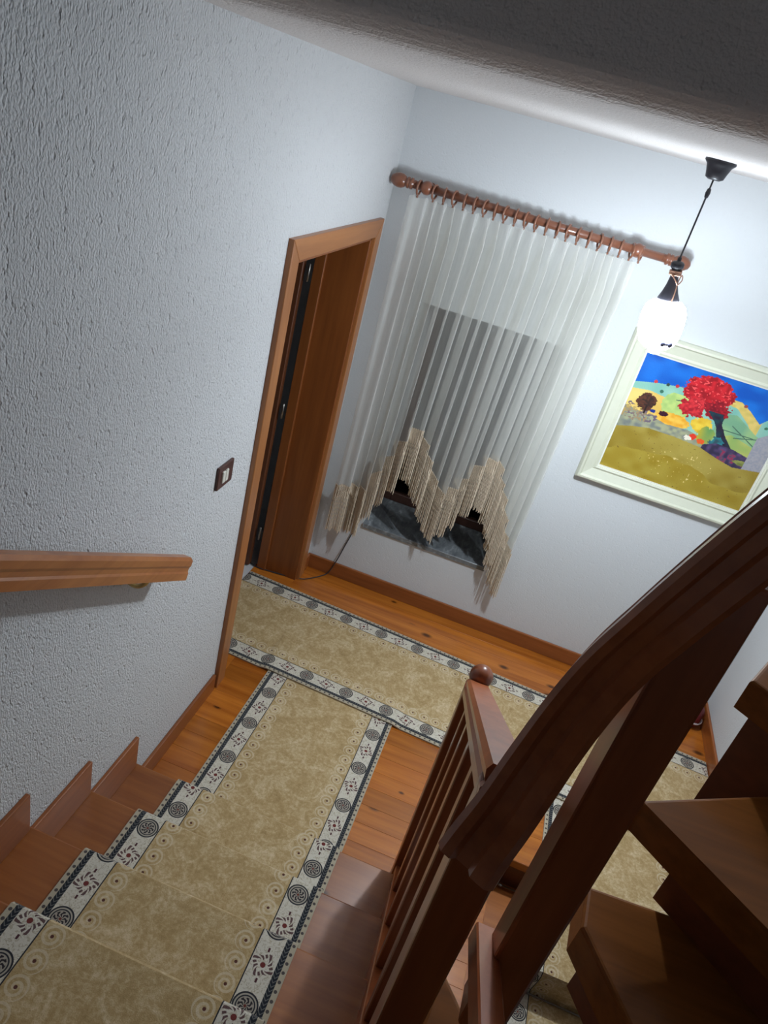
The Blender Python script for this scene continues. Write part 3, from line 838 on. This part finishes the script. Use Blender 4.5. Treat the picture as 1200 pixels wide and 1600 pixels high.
for lo, hi in (((IX0, -0.020, IZ0), (IX1, -0.004, IZ0 + 0.008)), ((IX0, -0.020, IZ1 - 0.008), (IX1, -0.004, IZ1)), ((IX0, -0.020, IZ0 + 0.008), (IX0 + 0.008, -0.004, IZ1 - 0.008)), ((IX1 - 0.008, -0.020, IZ0 + 0.008), (IX1, -0.004, IZ1 - 0.008))):
    box('liner', lo, hi, 'frame_liner', pc)
PWN, PHN = 330, 280
U, V = np.meshgrid((np.arange(PWN) + 0.5) / PWN, (np.arange(PHN) + 0.5) / PHN)
def vnoise(scale, seed):
    g = np.random.default_rng(seed).random((int(scale) + 3, int(scale) + 3))
    x, y = U * scale, V * scale
    i, j = x.astype(int), y.astype(int); fx, fy = x - i, y - j
    fx, fy = fx * fx * (3 - 2 * fx), fy * fy * (3 - 2 * fy)
    return (g[j, i] * (1 - fx) + g[j, i + 1] * fx) * (1 - fy) + (g[j + 1, i] * (1 - fx) + g[j + 1, i + 1] * fx) * fy
N1, N2, N3 = vnoise(12, 1), vnoise(40, 2), vnoise(90, 3)
def srgb(c):
    c = np.array(c, float) / 255
    return np.where(c < 0.04045, c / 12.92, ((c + 0.055) / 1.055) ** 2.4)
img = np.zeros((PHN, PWN, 3))
def fill(mask, c, c2=None, nz=None):
    a = np.broadcast_to(srgb(c), img.shape)
    if c2 is not None: a = a + (srgb(c2) - srgb(c)) * np.clip((nz if nz is not None else N2)[..., None] * 1.6 - 0.3, 0, 1)
    img[mask] = a[mask]
def line(pts): 
    p = np.array(pts); return np.interp(U, p[:, 0], p[:, 1])
def ell(cx, cy, rx, ry, jag=0.25): return ((U - cx) / rx) ** 2 + ((V - cy) / ry) ** 2 < 1 + jag * (N2 - 0.5) * 2 + jag * (N3 - 0.5) * 2
fill(V > -1, (22, 110, 205), (12, 84, 180), N1)
hz = line([(0, .245), (.15, .205), (.31, .18), (.5, .22), (.64, .155), (.69, .155), (.76, .20), (.85, .275), (.88, .23), (1, .17)])
fill(V > hz, (150, 195, 175), (120, 180, 165), N1)
fill((V > hz) & (U > .62) & (V < line([(.6, .2), (.68, .21), (.78, .30), (.86, .40), (1, .4)])) & (U < .86), (205, 180, 95), (225, 195, 110))
fill((V > line([(0, .30), (.12, .28), (.25, .30), (.33, .38), (1, .4)])) & (U < .36), (235, 205, 120), (220, 180, 90), N1)
fill(ell(.32, .33, .10, .11, .1) & (V > .24), (185, 205, 120), (160, 190, 110))
fill((V > line([(.6, .28), (.7, .26), (.85, .36), (1, .44)])) & (U > .60), (150, 185, 130), (120, 165, 130), N1)
fill((V > line([(.6, .5), (.72, .42), (.85, .46), (1, .52)])) & (U > .66), (195, 190, 100), (140, 170, 95), N1)
fill(ell(.33, .45, .12, .055, .2), (228, 160, 45), (240, 190, 80))
fill(ell(.52, .42, .075, .06, .3), (235, 200, 70), (215, 165, 40))
gb = line([(0, .44), (.1, .46), (.2, .47), (.3, .50), (.45, .49), (.6, .52), (.7, .55), (1, .5)])
fill((V > gb) & (U < .62), (120, 125, 120), (165, 165, 130), N2)
fill(ell(.08, .48, .13, .06, .6) & (N3 > .42), (190, 160, 90), (110, 95, 110))
fill(ell(.26, .425, .03, .02, .3), (60, 25, 40)); fill(ell(.19, .43, .02, .015, .2), (30, 50, 130))
fill(ell(.125, .375, .062, .068, .25), (55, 38, 34), (95, 55, 40), N3)
fill((abs(U - .14) < .006) & (V > .4) & (V < .47), (45, 30, 30))
for (cx, cy, c) in ((.13, .20, (200, 60, 60)), (.21, .195, (50, 70, 60)), (.27, .185, (190, 50, 60)), (.19, .262, (60, 110, 90)), (.72, .175, (150, 70, 60)), (.9, .29, (60, 110, 80))): fill(ell(cx, cy, .012, .013, .2), c)
for a, b, c_, d_ in ((.62, .40, .86, .40), (.3, .29, .44, .27), (.7, .35, .98, .52), (.74, .44, 1.0, .36)):
    L = line([(a, b), (c_, d_)]); fill((abs(V - L) < .004) & (U > a) & (U < c_), (70, 100, 85))
# red tree
fill(ell(.475, .165, .165, .135, .16), (206, 34, 44), (150, 20, 30), N2)
fill(ell(.42, .30, .085, .085, .35), (214, 52, 58), (160, 25, 38), N3)
fill(ell(.56, .27, .09, .07, .4), (120, 18, 34), (170, 30, 40), N3)
fill(ell(.475, .165, .15, .12, .2) & (N3 > .80), (232, 80, 80))
tc = line([(.5, .56), (.66, .60), (.70, .70), (.9, .9)]) * 0 + np.interp(V, [.30, .40, .50, .60], [.575, .635, .69, .74])
tw = np.interp(V, [.28, .36, .46, .56, .62], [.05, .024, .03, .07, .13])
fill((abs(U - tc) < tw * (0.8 + 0.5 * N2)) & (V > .29) & (V < .60), (42, 28, 50), (30, 60, 70), N2)
fill(ell(.57, .49, .055, .075, .3), (190, 170, 50), (90, 150, 90), N1)
fill(ell(.66, .53, .05, .06, .4), (40, 130, 140), (50, 80, 90), N2)
fill(ell(.50, .53, .022, .025, .3), (225, 60, 40)); fill(ell(.56, .545, .025, .02, .3), (230, 90, 40)); fill(ell(.47, .55, .025, .018, .5), (235, 225, 205))
sh = line([(.55, .58), (.66, .52), (.78, .53), (.98, .58), (1, .59)])
fb = line([(0, .635), (.1, .60), (.21, .573), (.41, .577), (.57, .592), (.70, .637), (.82, .668), (.98, .640), (1, .635)])
fill((V > sh) & (V < fb) & (U > .58), (52, 45, 70), (90, 70, 110), N2)
fill((V > sh + .03) & (V < fb) & (U > .70) & (N2 > .55), (150, 45, 80), (60, 80, 100), N3)
fill(ell(.88, .615, .075, .022, .2), (150, 150, 80), (110, 120, 60))
fill((V > .30 + (0.97 - U) * 0.9) & (U > .88) & (V < fb), (150, 150, 160), (165, 160, 165), N3)
fill(V > fb, (172, 152, 72), (150, 126, 44), N1)
fill((V > fb + .16 + .05 * N1), (158, 132, 40), (172, 150, 60), N1)
fill((V > fb) & (N3 > .90) & ell(.5, .80, .22, .12, .2), (228, 205, 130))
fill((V > fb) & (N3 < .05), (120, 95, 40))
gx, gz = np.meshgrid(np.linspace(IX0 + .006, IX1 - .006, PWN + 1), np.linspace(IZ1 - .006, IZ0 + .006, PHN + 1))
cvs = np.stack([gx, np.full_like(gx, -0.010), gz], -1).reshape(-1, 3)
me = bpy.data.meshes.new('canvas')
idx = np.arange((PWN + 1) * (PHN + 1)).reshape(PHN + 1, PWN + 1)
quads = np.stack([idx[:-1, :-1], idx[1:, :-1], idx[1:, 1:], idx[:-1, 1:]], -1).reshape(-1, 4)
nq = len(quads)
me.vertices.add(len(cvs)); me.vertices.foreach_set('co', cvs.ravel())
me.loops.add(nq * 4); me.loops.foreach_set('vertex_index', quads.ravel().astype(np.int32))
me.polygons.add(nq); me.polygons.foreach_set('loop_start', np.arange(0, nq * 4, 4, dtype=np.int32))
me.update(calc_edges=True); me.validate()
ca = me.color_attributes.new('paint', 'FLOAT_COLOR', 'CORNER')
cc = np.concatenate([img.reshape(-1, 3), np.ones((nq, 1))], 1).repeat(4, axis=0)
ca.data.foreach_set('color', cc.ravel().astype(np.float32))
t = NT('oil_paint')
at = t.n('ShaderNodeVertexColor'); at.layer_name = 'paint'
t.bump(t.noise(t.coord(), 160, 3), 0.25, 0.003)
me.materials.append(t.base(at.outputs[0], 0.4, 0.4))
cv = bpy.data.objects.new('canvas', me); COL.objects.link(cv); attach(cv, pc)
box('backing', (IX0, -0.008, IZ0), (IX1, -0.001, IZ1), 'frame_liner', pc)

# ------------------------------------------------------------------ small things
cb = sweep('cable', smooth_path([(0.239, -0.012, 0.345), (0.21, -0.012, 0.22), (0.19, -0.022, 0.13), (0.16, -0.035, 0.03), (0.125, -0.07, 0.006), (0.07, -0.14, 0.005), (0.03, -0.172, 0.005), (-0.06, -0.20, 0.007), (-0.16, -0.215, 0.007), (-0.24, -0.225, 0.010), (-0.33, -0.19, 0.006)], 6), circ(0.0035, 6), 'cord', None, up=(0.1, 0.2, 1), smooth=True)
tag(cb, 'thin dark cable trailing from under the curtain to the doorway', 'cable')
rb = empty('cloth_bag', (2.44, -0.14, 0)); tag(rb, 'small dark red cloth bag with a pale stripe on the hall floor', 'bag')
bvs, bfs = [], []
n, mm = 18, 9
for j in range(mm):
    tt = j / (mm - 1)
    r = 0.055 * (math.sin(math.pi * min(0.98, 0.15 + 0.80 * tt)) ** 0.6)
    for i in range(n):
        a = 2 * math.pi * i / n
        rr = r * (1 + 0.10 * math.sin(5 * a + 2 * tt))
        bvs.append((2.44 + rr * math.cos(a), -0.13 + 1.1 * rr * math.sin(a), 0.001 + 0.15 * tt))
for j in range(mm - 1):
    for i in range(n):
        bfs.append((j * n + i, j * n + (i + 1) % n, (j + 1) * n + (i + 1) % n, (j + 1) * n + i))
bfs.append(tuple(range(n))[::-1]); bfs.append(tuple((mm - 1) * n + i for i in range(n)))
mesh_obj('body', bvs, bfs, 'red', rb, True)
st_pts = [(2.44 + 0.0575 * math.cos(a), -0.13 + 0.064 * math.sin(a), 0.05) for a in np.linspace(0, 2 * math.pi, 24, endpoint=False)]
sweep('stripe', st_pts, circ(0.006, 6), 'white_stripe', rb, closed=True, smooth=True)
